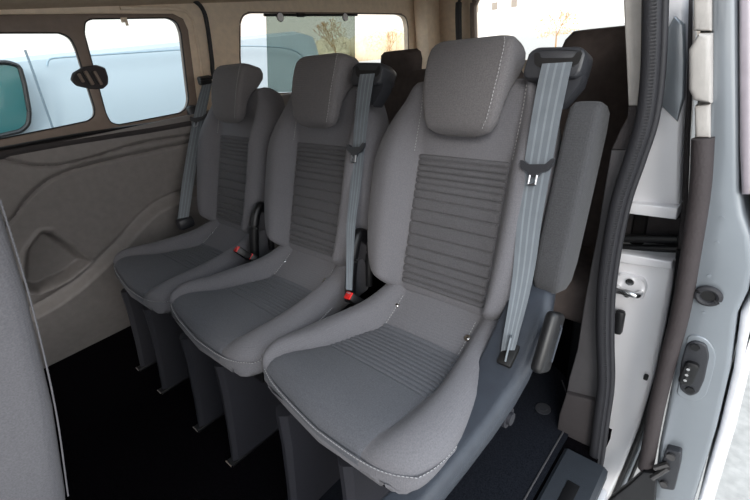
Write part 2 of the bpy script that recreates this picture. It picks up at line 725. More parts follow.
def belt_guide(t):
    bm = NB()
    # housing: rounded trapezium swept back over the top of the backrest
    L = []
    for o, k in ((-.028, .82), (-.024, .9), (-.005, 1.0), (.030, 1.0), (.038, .95), (.040, .9)):
        cs = .525
        out = rounded([(.127, .501), (.134, .552), (.150, .561), (.232, .556), (.246, .544), (.243, .500)], .018)
        L.append([BP(.186 + (a - .186) * k, cs + (b - cs) * k, o) for a, b in out])
    loft(bm, L)
    g = obj('belt_guide', bm, 'plastic', t, ang=35)
    bm = NB()
    # lower fin that carries the housing
    L = []
    for o, k in ((-.012, .9), (.018, 1.0), (.026, .93)):
        out = [(.200, .510), (.243, .510), (.241, .492), (.222, .462), (.212, .448), (.206, .450)]
        L.append([BP(.222 + (a - .222) * k, .49 + (b - .49) * k, o) for a, b in out])
    loft(bm, L)
    obj('guide_bracket', bm, 'plastic', g, ang=30)
    bm = NB()
    L = []
    for o in (.0385, .0415):
        out = rounded([(.148, .548), (.158, .549), (.164, .538), (.224, .535), (.229, .545), (.239, .544), (.236, .525), (.226, .519), (.163, .521), (.153, .528)], .004)
        L.append([BP(a, b, o) for a, b in out])
    loft(bm, L)
    obj('belt_slot', bm, 'darkhole', g)
    bm = NB()
    tube(bm, smoothpath([BP(.138, .545, .038), BP(.155, .553, .039), BP(.20, .552, .039), BP(.236, .547, .038)], 4), .003, 8)
    obj('guide_lip', bm, 'plastic', g)
    return g


def make_seat():
    t = empty('van_seat', (0, 0, 0))
    seat_backrest(t)
    seat_insert(t)
    seat_headrest(t)
    seat_cushion(t)
    seat_cushion_insert(t)
    for xs in (-1, 1):
        b = NB()
        stitches(b, [BP(xs * .13, s, back_off(.13, s) + .0015) for s in [.345 + .01 * k for k in range(16)]])
        obj('seam_stitching', b, 'stitch', t, sm=False)
    leg_mesh(t, -.162)
    leg_mesh(t, .046)
    seat_frame(t)
    for x in (-.108, .113):
        snap(t, x, .372 if x < 0 else .356, cush_z(x, .365) + .003)
    return t


def copy_tree(o, parent=None):
    c = o.copy()
    C.objects.link(c)
    c.parent = parent
    for ch in list(o.children):
        copy_tree(ch, c)
    return c


seat_near = make_seat()
seat_mid = copy_tree(seat_near)
seat_mid.location.x = -PITCH
seat_far = copy_tree(seat_near)
seat_far.location.x = -2 * PITCH
G = 'second row of grey cloth van seats'
tag(seat_near, 'grey cloth seat with folded-up armrest and side shield, closest to the open doorway', 'car seat', G)
tag(seat_mid, 'grey cloth seat in the middle of the row, with black shoulder belt housing', 'car seat', G)
tag(seat_far, 'grey cloth seat beside the far window, no belt housing on its shoulder', 'car seat', G)

belt_guide(seat_near)
g2 = copy_tree([c for c in seat_near.children if c.name.startswith('belt_guide')][0], seat_mid)

# outer side shield of the near seat
bm = NB()
L = []
for y, xi, xo, zt, zb in (q if i > 9 else q[:4] + (q[3] - .045 - .002 * i,) for i, q in enumerate(((-.045, .16, .215, .350, .30), (-.035, .16, .222, .360, .285), (0, .17, .238, .372, .285), (.06, .18, .250, .392, .295), (.12, .18, .259, .410, .305),
                          (.2, .175, .266, .426, .32), (.28, .175, .271, .446, .34), (.33, .175, .274, .472, .36), (.37, .18, .276, .512, .385), (.40, .185, .277, .546, .41),
                          (.43, .19, .270, .572, .44), (.46, .195, .264, .578, .47), (.485, .20, .256, .566, .50), (.50, .205, .246, .545, .51)))):
    sec = rounded([(xi, zb), (xi, zt), (xo - .012, zt), (xo, zt - .016), (xo - .004, zb)], .009, 3)
    L.append([(a, y, b) for a, b in sec])
loft(bm, L)
sh = obj('side_shield', bm, 'shield', seat_near, ang=50)
bm = NB()
box(bm, (.229, .322, .472), (.030, .05, .012), Matrix.Rotation(math.radians(28), 3, 'X'), bev=.003)
obj('belt_opening', bm, 'darkhole', sh)
bm = NB()
p = at(509, 418, 'x', .262)
for r, w, mm in ((.021, .03, 0), (.013, .037, 0)):
    tube(bm, [p - Vector((.03, 0, 0)), p + Vector((w - .03, 0, 0))], r, 20)
kn = obj('tilt_knob', bm, 'legplastic', seat_near)
bm = NB()
a, b_ = at(555, 318, 'x', .300), at(541, 366, 'x', .300)
mid = (a + b_) / 2
d = (a - b_)
rot = Matrix.Rotation(-math.atan2(d.y, d.z), 3, 'X')
box(bm, mid, (.024, .060, d.length + .024), rot, bev=.010, seg=3)
lv = obj('recline_lever', bm, 'black', seat_near)
bm = NB()
rt = rot @ Vector((0, 1, 0))
up_ = rot @ Vector((0, 0, 1))
for s_ in (1,):
    q = mid + Vector((.0125, 0, 0)) + rt * .012
    tube(bm, smoothpath([q - up_ * .035, q, q + up_ * .03, q + up_ * .036 - rt * .010], 4), .0022, 6)
obj('lever_edge_trim', bm, 'shield', lv)
# the arm that carries the lever
bm = NB()
tube(bm, [(.27, .40, .50), (.30, .36, .53)], .012, 10)
obj('lever_pivot', bm, 'black', seat_near)

# folded-up armrest beside the near seat
bm = NB()
L = []
for s, k, o0, o1 in ((.085, .55, -.045, .000), (.092, .8, -.058, .012), (.11, .95, -.068, .020), (.15, 1, -.075, .022), (.3, 1, -.078, .016), (.42, 1, -.078, .010), (.455, .97, -.073, .004), (.466, .85, -.062, -.006), (.469, .7, -.05, -.016)):
    sec = rounded([(.250 - .030 * k, o0), (.250 - .030 * k, o1), (.250 + .030 * k, o1), (.250 + .030 * k, o0)], .013, 4)
    L.append([BP(a, s, o) for a, o in sec])
loft(bm, L)
ar = obj('armrest', bm, 'armcloth', seat_near, ang=50)
bm = NB()
tube(bm, [BP(.18, .13, -.05), BP(.23, .13, -.05)], .02, 16)
obj('armrest_pivot', bm, 'black', seat_near)


# hinge arches between seats
def hinge_arm(seat):
    bm = NB()
    pts = [(.216, .47, .545), (.218, .43, .590), (.222, .405, .580), (.224, .385, .545), (.222, .372, .50), (.220, .362, .455), (.220, .352, .41)]
    tube(bm, smoothpath(pts, 5), .017, 12)
    tube(bm, smoothpath([(.232, .50, .55), (.234, .465, .575), (.236, .445, .545), (.236, .43, .49), (.236, .42, .43)], 5), .011, 10)
    return obj('hinge_arm', bm, 'black', seat)


hinge_arm(seat_mid)
hinge_arm(seat_far)


def buckle(seat, p, aim, red_w=.019):
    """belt buckle on its stalk: body, red press button, slot"""
    d = Vector(aim).normalized()
    side = Vector((1, 0, 0))
    side = (side - d * side.dot(d)).normalized()
    nn = d.cross(side)
    R = Matrix((side, d, nn)).transposed()
    P = Vector(p)
    bm = NB()
    box(bm, P, (.034, .052, .024), R, bev=.004)
    tube(bm, smoothpath([P - d * .02, P - d * .045 + Vector((0, 0, -.01)), P - d * .06 + Vector((0, .01, -.04))], 3), .009, 8)
    b = obj('buckle', bm, 'black', seat)
    bm = NB()
    box(bm, P + d * .024, (.029, .010, .0215), R, bev=.003)
    obj('release_button', bm, 'red', b)
    bm = NB()
    box(bm, P + d * .0292 + nn * .006, (.018, .001, .0026), R)
    obj('tongue_slot', bm, 'chrome', b)


for st, u, v, xx, off_ in ((seat_mid, 355, 300, -.225, PITCH), (seat_far, 243, 253, -.735, 2 * PITCH), (seat_far, 256, 260, -.720, 2 * PITCH)):
    q = at(u, v, 'x', xx)
    buckle(st, (q.x + off_, q.y, q.z), (-.22, -.48, .66))



# ------------------------------------------------------------------ seat belts
def strap(bm, path, width, wdir, thick=.0016, stripes=True):
    P = smoothpath(path, 8)
    n = len(P)
    W = [Vector(w) for w in wdir]
    cols = [-.5, -.30, -.22, -.04, .04, .22, .30, .5]
    rows = []
    for i, p in enumerate(P):
        f = i / (n - 1) * (len(W) - 1)
        k = min(int(f), len(W) - 2)
        w = W[k].lerp(W[k + 1], f - k).normalized()
        f2 = i / (n - 1) * (len(width) - 1)
        k2 = min(int(f2), len(width) - 2)
        wd = width[k2] + (width[k2 + 1] - width[k2]) * (f2 - k2)
        t = (P[min(i + 1, n - 1)] - P[max(i - 1, 0)]).normalized()
        nn = w.cross(t).normalized()
        rows.append(([bm.verts.new(p + w * (c * wd) + nn * (thick / 2)) for c in cols], [bm.verts.new(p + w * (c * wd) - nn * (thick / 2)) for c in cols]))
    for (A, B), (A2, B2) in zip(rows, rows[1:]):
        for k in range(len(cols) - 1):
            f = bm.faces.new((A[k], A[k + 1], A2[k + 1], A2[k]))
            g = bm.faces.new((B[k], B2[k], B2[k + 1], B[k + 1]))
            if k in (1, 3, 5):
                f.material_index = 1
                g.material_index = 1
        bm.faces.new((A[0], A2[0], B2[0], B[0]))
        bm.faces.new((A[-1], B[-1], B2[-1], A2[-1]))
    for (A, B) in (rows[0], rows[-1]):
        for k in range(len(cols) - 1):
            bm.faces.new((A[k], B[k], B[k + 1], A[k + 1]))
    return P


def tongue(parent, p, w, t):
    w, t = Vector(w).normalized(), Vector(t).normalized()
    nn = w.cross(t).normalized()
    if nn.y > 0: nn = -nn
    R = Matrix((w, nn, t)).transposed()
    p = Vector(p) + nn * .004
    bm = NB()
    L = []
    for o in (-.003, .005):
        out = rounded([(-.034, .012), (-.026, .010), (-.016, .003), (.018, .003), (.028, .014), (.034, .013), (.032, .002), (.022, -.010), (.008, -.014), (.008, -.022), (-.010, -.022), (-.012, -.014), (-.030, -.004)], .003, 2)
        L.append([p + w * a + t * b + nn * o for a, b in out])
    loft(bm, L)
    o = obj('belt_tongue', bm, 'plastic', parent)
    bm = NB()
    for a in (-.008, .006):
        tube(bm, [p + w * a - t * .018 + nn * .004, p + w * a - t * .036 + nn * .004], .0028, 8)
    tube(bm, [p - w * .009 - t * .036 + nn * .004, p + w * .007 - t * .036 + nn * .004], .0028, 8)
    obj('tongue_blade', bm, 'tongue', o)


def seat_belt(seat_x, label, end, widths, bottom_label=None):
    t = empty('seat_belt', BP(seat_x, .53, .045))
    off = Vector(t.location)
    bm = NB()
    top = BP(seat_x + .197, .527, .043)
    path = [top, BP(seat_x + .197, .49, .046), BP(seat_x + .198, .40, .047), BP(seat_x + .203, .25, .046)] + [Vector(e) + Vector((seat_x, 0, 0)) for e in end]
    P = strap(bm, [p - off for p in path], widths, [(1, 0, 0), (1, 0, 0), (1, .05, 0), (1, .2, 0), (.9, .3, 0)])
    s = obj('belt_strap', bm, ['belt', 'beltlight'], t)
    return t, off


t, off = seat_belt(0, '', [(.214, .405, .60), (.224, .338, .50), (.226, .318, .468)], [.056, .056, .054, .045, .030, .022])
tag(t, 'grey lap and shoulder belt hanging over the seat by the doorway, metal tongue halfway', 'seat belt', 'grey seat belts')
tongue(t, BP(.202, .335, .052) - off, (1, 0, .1), SH)
bm = NB()
box(bm, Vector((.230, .318, .492)) - off, (.004, .026, .05), Matrix.Rotation(math.radians(-25), 3, 'X') @ Matrix.Rotation(math.radians(20), 3, 'Z'), bev=.0015)
obj('anchor_plate', bm, 'beltlight', t)
t, off = seat_belt(-PITCH, '', [at(351, 225, 'y', .385) + Vector((PITCH, 0, 0)), at(350, 255, 'y', .35) + Vector((PITCH, 0, 0)), at(349, 290, 'y', .30) + Vector((PITCH, 0, 0))], [.052, .050, .044, .032, .024, .018])
tag(t, 'grey shoulder belt hanging down the middle seat towards its red buckle', 'seat belt', 'grey seat belts')
tongue(t, BP(-PITCH + .199, .335, .052) - off, (1, 0, .1), SH)

# belt of the far seat, from its height adjuster on the pillar
t = empty('seat_belt', (-1.31, .63, .98))
off = Vector(t.location)
pA, pB, pC, pD = at(207, 84, 'x', -1.30), at(199, 118, 'x', -1.29), at(190, 170, 'x', -1.275), at(183, 219, 'x', -1.265)
bm = NB()
strap(bm, [p - off for p in (pA, pB, pC, pD)], [.04, .048, .05, .05, .046], [(.5, .85, 0), (.5, .85, 0), (.5, .85, 0)])
s = obj('belt_strap', bm, ['belt', 'beltlight'], t)
tag(t, 'grey belt running down the far pillar beside the window seat', 'seat belt', 'grey seat belts')
tongue(t, pB - off + Vector((.01, -.01, 0)), (.5, .85, 0), pA - pB)
bm = NB()
box(bm, pA - off + Vector((-.012, 0, .015)), (.03, .055, .035), bev=.008)
box(bm, pA - off + Vector((.006, 0, .022)), (.014, .06, .012), bev=.004)
obj('height_adjuster', bm, 'black', t)
bm = NB()
box(bm, pD - off + Vector((-.004, .005, -.02)), (.05, .07, .05), bev=.015)
obj('belt_anchor_cover', bm, 'plastic', t)

# ------------------------------------------------------------------ floor
def struct(o, label=None):
    o['kind'] = 'structure'
    if label: o['label'] = label
    return o


bm = NB()
box(bm, (-.61, .40, -.02), (1.96, 4.0, .04))
fl = obj('floor', bm, 'carpet')
struct(fl, 'black carpet van floor')
# blue-black mat beyond the near seat
matpts = px([(440, 395), (465, 378), (500, 392), (540, 402), (556, 414), (556, 445), (548, 470), (530, 500), (515, 560)], 'z', .006)
matpts = [(-.22, .62), (-.18, .86), (.10, .88), (.20, .82), (.262, .70), (.283, .62), (.283, .40), (.29, -.6), (-.22, -.6)]
o = plate('floor_mat', rounded(matpts, .03), [], 'z', .0005, .0085, 'mat', bev=.002)
tag(o, 'dark blue textile mat on the floor beside the doorway step', 'floor mat')
bm = NB()
e = [Vector((a, b, .009)) for a, b in rounded([(.255, .72), (.270, .62), (.270, .40), (.276, -.55)], .02)]
tube(bm, [Vector((.19, .80, .009)), Vector((.245, .72, .009)), Vector((.268, .62, .009)), Vector((.268, .40, .009)), Vector((.275, -.3, .009))], .0022, 6)
obj('bound_edge', bm, 'greytrim', o)
bm = NB()
c = at(543, 409, 'z', .009)
tube(bm, [c - Vector((0, 0, .002)), c + Vector((0, 0, .003))], .022, 24)
tube(bm, [c + Vector((0, 0, .002)), c + Vector((0, 0, .005))], .012, 20)
obj('mat_fastener', bm, 'plastic', o)

# door step / sill
bm = NB()
L = []
for y in (-.6, .55):
    L.append([(.292, y, -.02), (.292, y, .012), (.300, y, .018), (.392, y, .018), (.402, y, .008), (.402, y, -.02)])
loft(bm, L)
o = obj('sill_plate', bm, 'sill', ang=20)
tag(o, 'blue-grey plastic step plate along the floor edge of the doorway', 'step plate')
bm = NB()
box(bm, (.348, .28, .0185), (.030, .36, .002), bev=.001)
obj('slot_cover', bm, 'black', o)
bm = NB()
box(bm, (.405, -.08, -.07), (.022, 1.2, .10), bev=.008)
box(bm, (.395, -.08, -.20), (.02, 1.2, .22), bev=.008)
o = obj('trim_1', bm, 'silver')
struct(o, 'silver painted body sill below the doorway')


# ------------------------------------------------------------------ far side wall (the sliding door of the other side and the quarter panel)
WX = [(0, -1.565), (.15, -1.51), (.3, -1.47), (.5, -1.42), (.75, -1.362), (.88, -1.348), (1.4, -1.348)]


def wx(z): return sinterp(WX, z)


def wallpt(u, v):
    x = -1.4
    for _ in range(12):
        p = at(u, v, 'x', x)
        x = wx(p.z)
    return p


SW = [(wallpt(u, v).y, wallpt(u, v).z) for u, v in [(20, 312), (50, 297), (75, 280), (95, 262), (120, 238), (140, 215), (160, 200), (190, 188)]]
SW = [(-.9, .30), (-.5, .30)] + SW + [(.62, .555), (.75, .55)]
GR = [(wallpt(u, v).y, wallpt(u, v).z) for u, v in [(10, 222), (28, 198), (50, 180), (80, 168), (130, 156), (190, 143)]]
GR = [(-.9, .45), (-.4, .52)] + GR + [(.62, .75)]
LP = [(wallpt(u, v).y, wallpt(u, v).z) for u, v in [(0, 160), (30, 165), (60, 165), (100, 155), (140, 143), (190, 135)]]
LP = [(-.9, .84)] + LP + [(.62, .79)]
PK = [(wallpt(u, v).y, wallpt(u, v).z) for u, v in [(28, 252), (42, 233), (52, 233), (72, 247), (90, 262), (70, 278), (40, 292), (25, 290)]]


def poly_sd(p, poly):
    """signed distance, negative inside"""
    inside = False
    best = 9
    n = len(poly)
    for i in range(n):
        a, b = poly[i - 1], poly[i]
        ax, ay = a
        bx, by = b
        if (ay > p[1]) != (by > p[1]) and p[0] < (bx - ax) * (p[1] - ay) / (by - ay) + ax:
            inside = not inside
        dx, dy = bx - ax, by - ay
        t = max(0, min(1, ((p[0] - ax) * dx + (p[1] - ay) * dy) / (dx * dx + dy * dy)))
        best = min(best, math.hypot(p[0] - ax - t * dx, p[1] - ay - t * dy))
    return -best if inside else best


def wall_f(u, v):
    y = -.85 + 1.49 * u
    z = .875 * v
    x = wx(z)
    zs = sinterp(SW, y)
    d = zs - z                                     # below the swoosh the trim stands into the cabin
    x += .045 * sm01(d / .045) if d > 0 else 0
    x -= .006 * math.exp(-((z - zs - .004) / .005) ** 2)
    zg = sinterp(GR, y)
    x -= .010 * math.exp(-((z - zg) / .006) ** 2)
    x += .012 * sm01((z - zg) / .02)
    zl = sinterp(LP, y)
    x -= .010 * math.exp(-((z - zl) / .005) ** 2)
    x += .012 * sm01((z - zl) / .012)
    sd = poly_sd((y, z), PK)
    if sd < .03:
        x -= .075 * sm01((.006 - sd) / .026)
        x += .007 * math.exp(-((sd - .012) / .007) ** 2)
    return Vector((x, y, z))


bm = NB()
slab(bm, wall_f, 200, 190, (-.03, 0, 0))
w = obj('wall_left', bm, 'wall', ang=60)
struct(w, 'sculpted grey-brown plastic panel of the far sliding door with storage pocket')
# rear quarter trim behind the pillar
bm = NB()
slab(bm, lambda u, v: Vector((wx(.875 * v) + .02, .66 + 1.75 * u, .875 * v)), 10, 16, (-.04, 0, 0))
w2 = obj('wall_left_rear', bm, 'wall')
struct(w2, 'grey trim behind the far seat')

WPX = -1.362
P1 = [(-60, 150), (-60, 34), (0, 33), (60, 33), (70, 38), (75, 48), (94, 108), (94, 116), (88, 121), (60, 127), (0, 139)]
P2 = [(84, 22), (90, 19), (168, 18), (176, 22), (180, 32), (188, 100), (186, 108), (180, 113), (118, 125), (110, 123), (105, 114), (83, 33)]
P3 = [(244, 95), (240, 60), (240, 22), (243, 15), (250, 12.5), (330, 13), (400, 14), (406, 17), (408, 26), (409, 78), (408, 88)]
h1, h2, h3 = [rounded(px(P_, 'x', WPX), .03, 3) for P_ in (P1, P2, P3)]
ztop = 1.262
doorframe = px([(-90, 16), (0, 15), (90, 14), (172, 14), (182, 19), (187, 30), (196, 100), (194, 118)], 'x', WPX) + [(.60, .868), (-.85, .868)]
fr = plate('window_1', doorframe, [h1, h2], 'x', WPX - .02, WPX + .012, 'framebrown', bev=.004)
struct(fr, 'brown plastic frame of the far sliding window')
# beige surround: header and pillar
outer = [(-.85, .86), (2.35, .80), (2.35, 1.36), (-.85, 1.36)]
hole = [(a, b) for a, b in doorframe]
pl = plate('wall_left_upper', [(-.86, .80), (2.35, .80), (2.35, 1.36), (-.86, 1.36)], [[(a + (0.003 if a > 0 else -.003), b) for a, b in doorframe], h3], 'x', WPX - .035, WPX, 'beige', bev=0)
struct(pl, 'beige pillar and window surround')
# dark gaskets along the panes
for nm, h in (('window_1_gasket', h1), ('window_2_gasket', h2)):
    bm = NB()
    tube(bm, smoothpath([(WPX + .008, a, b) for a, b in h] + [(WPX + .008, h[0][0], h[0][1])], 3), .0035, 6)
    o = obj(nm, bm, 'black', fr)
for nm, h, mm in (('pane', h1, 'glass'), ('pane', h2, 'glass')):
    cy, cz = sum(a for a, b in h) / len(h), sum(b for a, b in h) / len(h)
    o = plate(nm, [(cy + (a - cy) * 1.01, cz + (b - cz) * 1.01) for a, b in h], [], 'x', WPX - .010, WPX - .007, mm, fr)
o = plate('window_3', h3, [], 'x', WPX - .030, WPX - .026, 'glasswarm')
struct(o, 'rear quarter window glass')
bm = NB()
tube(bm, smoothpath([(WPX + .0, a, b) for a, b in h3] + [(WPX + .0, h3[0][0], h3[0][1])], 2), .004, 6)
obj('window_frame', bm, 'framebrown', o)

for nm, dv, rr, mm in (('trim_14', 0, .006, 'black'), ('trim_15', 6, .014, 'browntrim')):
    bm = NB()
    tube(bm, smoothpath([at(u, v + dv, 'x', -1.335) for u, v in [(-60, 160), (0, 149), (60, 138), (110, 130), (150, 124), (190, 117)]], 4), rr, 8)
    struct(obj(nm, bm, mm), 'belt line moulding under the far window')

# sliding window catch
t = empty('window_catch', at(90, 78, 'x', WPX + .012))
off = Vector(t.location)
out = px([(70, 80), (72, 73), (82, 67), (95, 65), (104, 68), (107, 77), (107, 84), (102, 89), (90, 89), (76, 86)], 'x', WPX + .012)
bm = NB()
L = []
for x, k in ((0, 1), (.014, 1), (.020, .9)):
    cy, cz = off.y, off.z
    L.append([(x, (a - cy) * k, (b - cz) * k) for a, b in rounded(out, .006, 2)])
loft(bm, L)
obj('catch_body', bm, 'browntrim', t)
bm = NB()
for du, w_ in ((-9, .010), (-1, .012), (8, .010)):
    q = at(90 + du, 78, 'x', WPX + .034) - off
    box(bm, q, (.012, w_, .048 if du > -9 else .03), Matrix.Rotation(.18, 3, 'X'), bev=.003)
obj('catch_lever', bm, 'framebrown', t)
bm = NB()
for du in (-5, 4):
    q = at(90 + du, 78, 'x', WPX + .030) - off
    box(bm, q, (.012, .004, .044), Matrix.Rotation(.18, 3, 'X'))
obj('catch_gap', bm, 'darkhole', t)
tag(t, 'brown plastic two-way catch on the bar between the far sliding window panes', 'window catch')
# small clip at the top of the second pane
bm = NB()
q = at(124, 20, 'x', WPX + .016)
box(bm, q, (.008, .022, .016), bev=.002)
box(bm, q + Vector((0, .006, -.012)), (.006, .010, .014), bev=.002)
o = obj('window_clip', bm, 'beige')
tag(o, 'small beige clip at the top edge of the far window', 'clip')

# black rubber seal around the far door opening
bm = NB()
tube(bm, smoothpath([at(u, v, 'x', WPX + .012) for u, v in [(-60, -12), (100, -8), (180, -4), (196, 2), (204, 12), (208, 30), (212, 60), (214, 78)]] + [Vector((-1.35, .70, .80)), Vector((-1.36, .70, .5)), Vector((-1.40, .70, .2)), Vector((-1.46, .70, .02))], 5), .009, 8)
o = obj('door_seal', bm, 'rubber')
tag(o, 'black rubber seal running round the opening of the far door', 'door seal')
# raised beige rib in front of the seal
bm = NB()
tube(bm, smoothpath([at(u, v, 'x', WPX + .004) for u, v in [(120, 8), (175, 9), (190, 16), (196, 35), (204, 85), (206, 100)]], 5), .007, 8)
struct(obj('trim_2', bm, 'beige'), 'rounded beige rib along the far window opening')
# grab block beside the far belt
bm = NB()
q = at(194, 115, 'x', WPX + .02)
box(bm, q + Vector((0, 0, -.01)), (.035, .05, .10), bev=.015)
o = obj('belt_bumper', bm, 'plastic')
tag(o, 'dark padded block on the panel beside the far belt', 'bumper')

# ------------------------------------------------------------------ sunshade on the quarter window
t = empty('sunshade', at(310, 16, 'x', WPX + .02))
off = Vector(t.location)
SX = WPX + .02
sp = px([(266, 15), (355, 15), (355, 92), (268, 92)], 'x', SX)
o = plate('shade_film', sp, [], 'x', -.0005, .0008, 'shade', t)
for v in o.data.vertices:
    v.co = Vector((SX + v.co.x, v.co.y, v.co.z)) - off
bm = NB()
tube(bm, [at(264, 15, 'x', SX + .003) - off, at(357, 15, 'x', SX + .003) - off], .006, 8)
tube(bm, [at(297, 15, 'x', SX + .006) - off, at(304, 15, 'x', SX + .006) - off], .010, 8)
obj('shade_rod', bm, 'black', t)
bm = NB()
for u in (280, 345):
    c = at(u, 16.5, 'x', SX + .006) - off
    r = .018
    bm = NB()
    pts = [c + Vector((0, r * math.cos(a), -.002 + r * math.sin(a))) for a in [2 * math.pi * k / 20 for k in range(20)]]
    tube(bm, pts, .003, 8, closed=True)
    hk = obj('suction_cup', bm, 'black', t)
    bm = NB()
    tube(bm, [c + Vector((.0, 0, -.002)), c + Vector((.003, 0, -.002))], r, 20)
    obj('cup_disc', bm, 'whitepaint', hk)
tag(t, 'translucent grey sunshade hooked over the rear side window', 'sunshade')

# ------------------------------------------------------------------ ceiling, tailgate, near wall
bm = NB()


def ceil_f(u, v):
    x = -1.372 + 1.70 * u
    y = -1.55 + 3.95 * v
    z = 1.335 - .05 * (abs(2 * u - 1)) ** 6
    return Vector((x, y, z))


slab(bm, ceil_f, 30, 6, (0, 0, .03))
struct(obj('ceiling', bm, 'headliner'), 'beige brown headliner')
YT = 2.33
tg_hole = px([(473, 60), (472, 6), (474, -2), (478, -6), (486, -9), (560, -12), (640, -8), (640, 60)], 'y', YT)
tg_hole = [(-1.005, .86), (-1.01, 1.17), (-1.0, 1.20), (-.98, 1.225), (-.95, 1.235), (-.5, 1.24), (-.08, 1.235), (-.03, 1.2), (-.03, .86)]
o = plate('wall_back', [(-1.40, -.02), (.40, -.02), (.40, 1.36), (-1.40, 1.36)], [tg_hole], 'y', YT, YT + .04, 'beige')
struct(o, 'tailgate trim')
o = plate('window_4', tg_hole, [], 'y', YT + .02, YT + .024, 'glasswarm')
struct(o, 'tailgate glass')
bm = NB()
tube(bm, smoothpath([(a, YT - .01, b) for a, b in tg_hole] , 3), .022, 8)
obj('window_frame', bm, 'framebrown', o)
bm = NB()
tube(bm, smoothpath([(-1.09, YT - .05, .80), (-1.09, YT - .05, 1.18), (-1.06, YT - .05, 1.25), (-1.0, YT - .05, 1.285), (-.5, YT - .05, 1.29), (.2, YT - .05, 1.28)], 5), .02, 8)
o = obj('tailgate_seal', bm, 'rubber')
tag(o, 'black rubber seal round the tailgate window', 'door seal')
# D pillar trim between quarter window and tailgate
bm = NB()
box(bm, (-1.30, 2.24, .68), (.12, .16, 1.34), bev=.04)
struct(obj('trim_3', bm, 'beige'), 'beige rear corner pillar trim')
bm = NB()
box(bm, (-1.26, 2.1, .42), (.20, .36, .84), bev=.05)
struct(obj('trim_4', bm, 'bench'), 'dark lower rear corner trim')

# near side wall behind the doorway
bm = NB()
box(bm, (.335, 1.55, .45), (.03, 1.55, .94), bev=.01)
box(bm, (.32, 1.55, 1.27), (.03, 1.55, .14), bev=.01)
box(bm, (.33, 1.02, 1.05), (.03, .36, .5), bev=.01)
struct(obj('wall_right', bm, mat('dark_side_lining', (30, 28, 28), .9, spec=.1)), 'dark near side wall behind the doorway')
bm = NB()  # out of view: cab front added to keep light out and deepen contrast
box(bm, (-.5, -1.55, .45), (1.8, .04, .95))
box(bm, (-.5, -1.50, 1.28), (1.8, .04, .16))
struct(obj('wall_front', bm, 'browntrim'), 'unseen dashboard bulkhead ahead of the front seats, added to darken the cabin')
bm = NB()  # out of view: side closures added so less light enters from the front
box(bm, (.38, -1.15, .45), (.04, .80, .92))
box(bm, (.36, -.80, .66), (.08, .08, 1.34), bev=.02)
box(bm, (-1.38, -1.2, .42), (.04, .7, .90))
struct(obj('wall_front_side', bm, 'browntrim'), 'unseen cab side walls, added to darken the cabin')
# doorway header
bm = NB()
box(bm, (.325, -.10, 1.325), (.05, 1.5, .06), bev=.015)
struct(obj('trim_5', bm, 'beige'), 'header above the doorway')

# ------------------------------------------------------------------ third row
def rear_seat(x0, x1, y, ztop, heads, label, hw=.075):
    t = empty('rear_bench', ((x0 + x1) / 2, y, 0))
    cx = (x0 + x1) / 2
    w = (x1 - x0) / 2
    bm = NB()
    L = []
    for k, (z, dy, ww) in enumerate(((.40, -.16, .96), (.44, -.14, 1), (.7, -.06, 1), (ztop - .06, 0, .98), (ztop - .02, .01, .93), (ztop, .02, .82))):
        th = .06 if 0 < k < 4 else .045
        sec = rounded([(-w * ww, -th), (w * ww, -th), (w * ww, th), (-w * ww, th)], .04, 4)
        L.append([(a, dy + b, z) for a, b in sec])
    loft(bm, L)
    obj('backrest', bm, 'bench', t)
    bm = NB()
    box(bm, (0, -.24, .36), (2 * w, .38, .14), bev=.04, seg=3)
    obj('cushion', bm, 'bench', t)
    for lx in (-w * .6, w * .6):
        bm = NB()
        box(bm, (lx, -.24, .15), (.06, .3, .30), bev=.01)
        obj('bench_base', bm, 'black', t)
    for hx, hz0, hz1, hw_ in heads:
        bm = NB()
        L = []
        for z, k in ((hz0, .7), (hz0 + .02, .92), (hz1 - .04, 1), (hz1 - .012, .95), (hz1, .8)):
            sec = rounded([(-hw_ * k, -.045 * k), (hw_ * k, -.045 * k), (hw_ * k, .045 * k), (-hw_ * k, .045 * k)], .025, 3)
            L.append([(hx - cx + a, .005 + b, z) for a, b in sec])
        loft(bm, L)
        h = obj('headrest', bm, 'bench', t)
        bm = NB()
        for sx in (-.03, .03):
            bm = NB()
            tube(bm, [(hx - cx + sx, .005, hz0 - .06), (hx - cx + sx, .005, hz0 + .02)], .006, 8)
            obj('headrest_post', bm, 'black', h)
    return tag(t, label, 'rear seat', 'dark third row seats')


rear_seat(-1.08, -.16, 1.22, .935, [(-.72, .90, 1.018, .09), (-.30, .90, .99, .07)], 'dark double rear seat behind the middle seat, seen below the quarter window')
rear_seat(-.02, .31, 1.15, 1.025, [], 'dark tall rear seat back behind the belt housing by the doorway')

# ------------------------------------------------------------------ driver-side front seat (left edge of the view)
t = empty('front_seat', (-.42, -.45, 0))
bm = NB()
L = []
for z, yr, w in ((.30, -.43, .17), (.33, -.415, .20), (.45, -.373, .222), (.62, -.328, .232), (.80, -.290, .235), (.94, -.266, .222), (1.02, -.256, .19), (1.05, -.262, .15), (1.06, -.28, .10)):
    th = .13 if z < 1 else (.10 if z < 1.04 else .06)
    sec = rounded([(-w, -th), (w, -th), (w, 0), (-w, 0)], .035, 5)
    L.append([(a, yr + b + .45, z) for a, b in sec])
loft(bm, L)
bk = obj('backrest', bm, 'fabric', t, ang=60)
bm = NB()
pts = []
for z, yr, w in ((.45, -.373, .222), (.62, -.328, .232), (.80, -.290, .235), (.94, -.266, .222)):
    pts.append(Vector((w - .012, yr + .45 + .0005, z)))
path = smoothpath(pts, 8)
tube(bm, path, .0012, 6)
obj('piping', bm, 'fabric', bk)
bm = NB()
stitches(bm, [p + Vector((-.006, .0012, 0)) for p in path])
obj('seam_stitching', bm, 'stitch', bk, sm=False)
bm = NB()
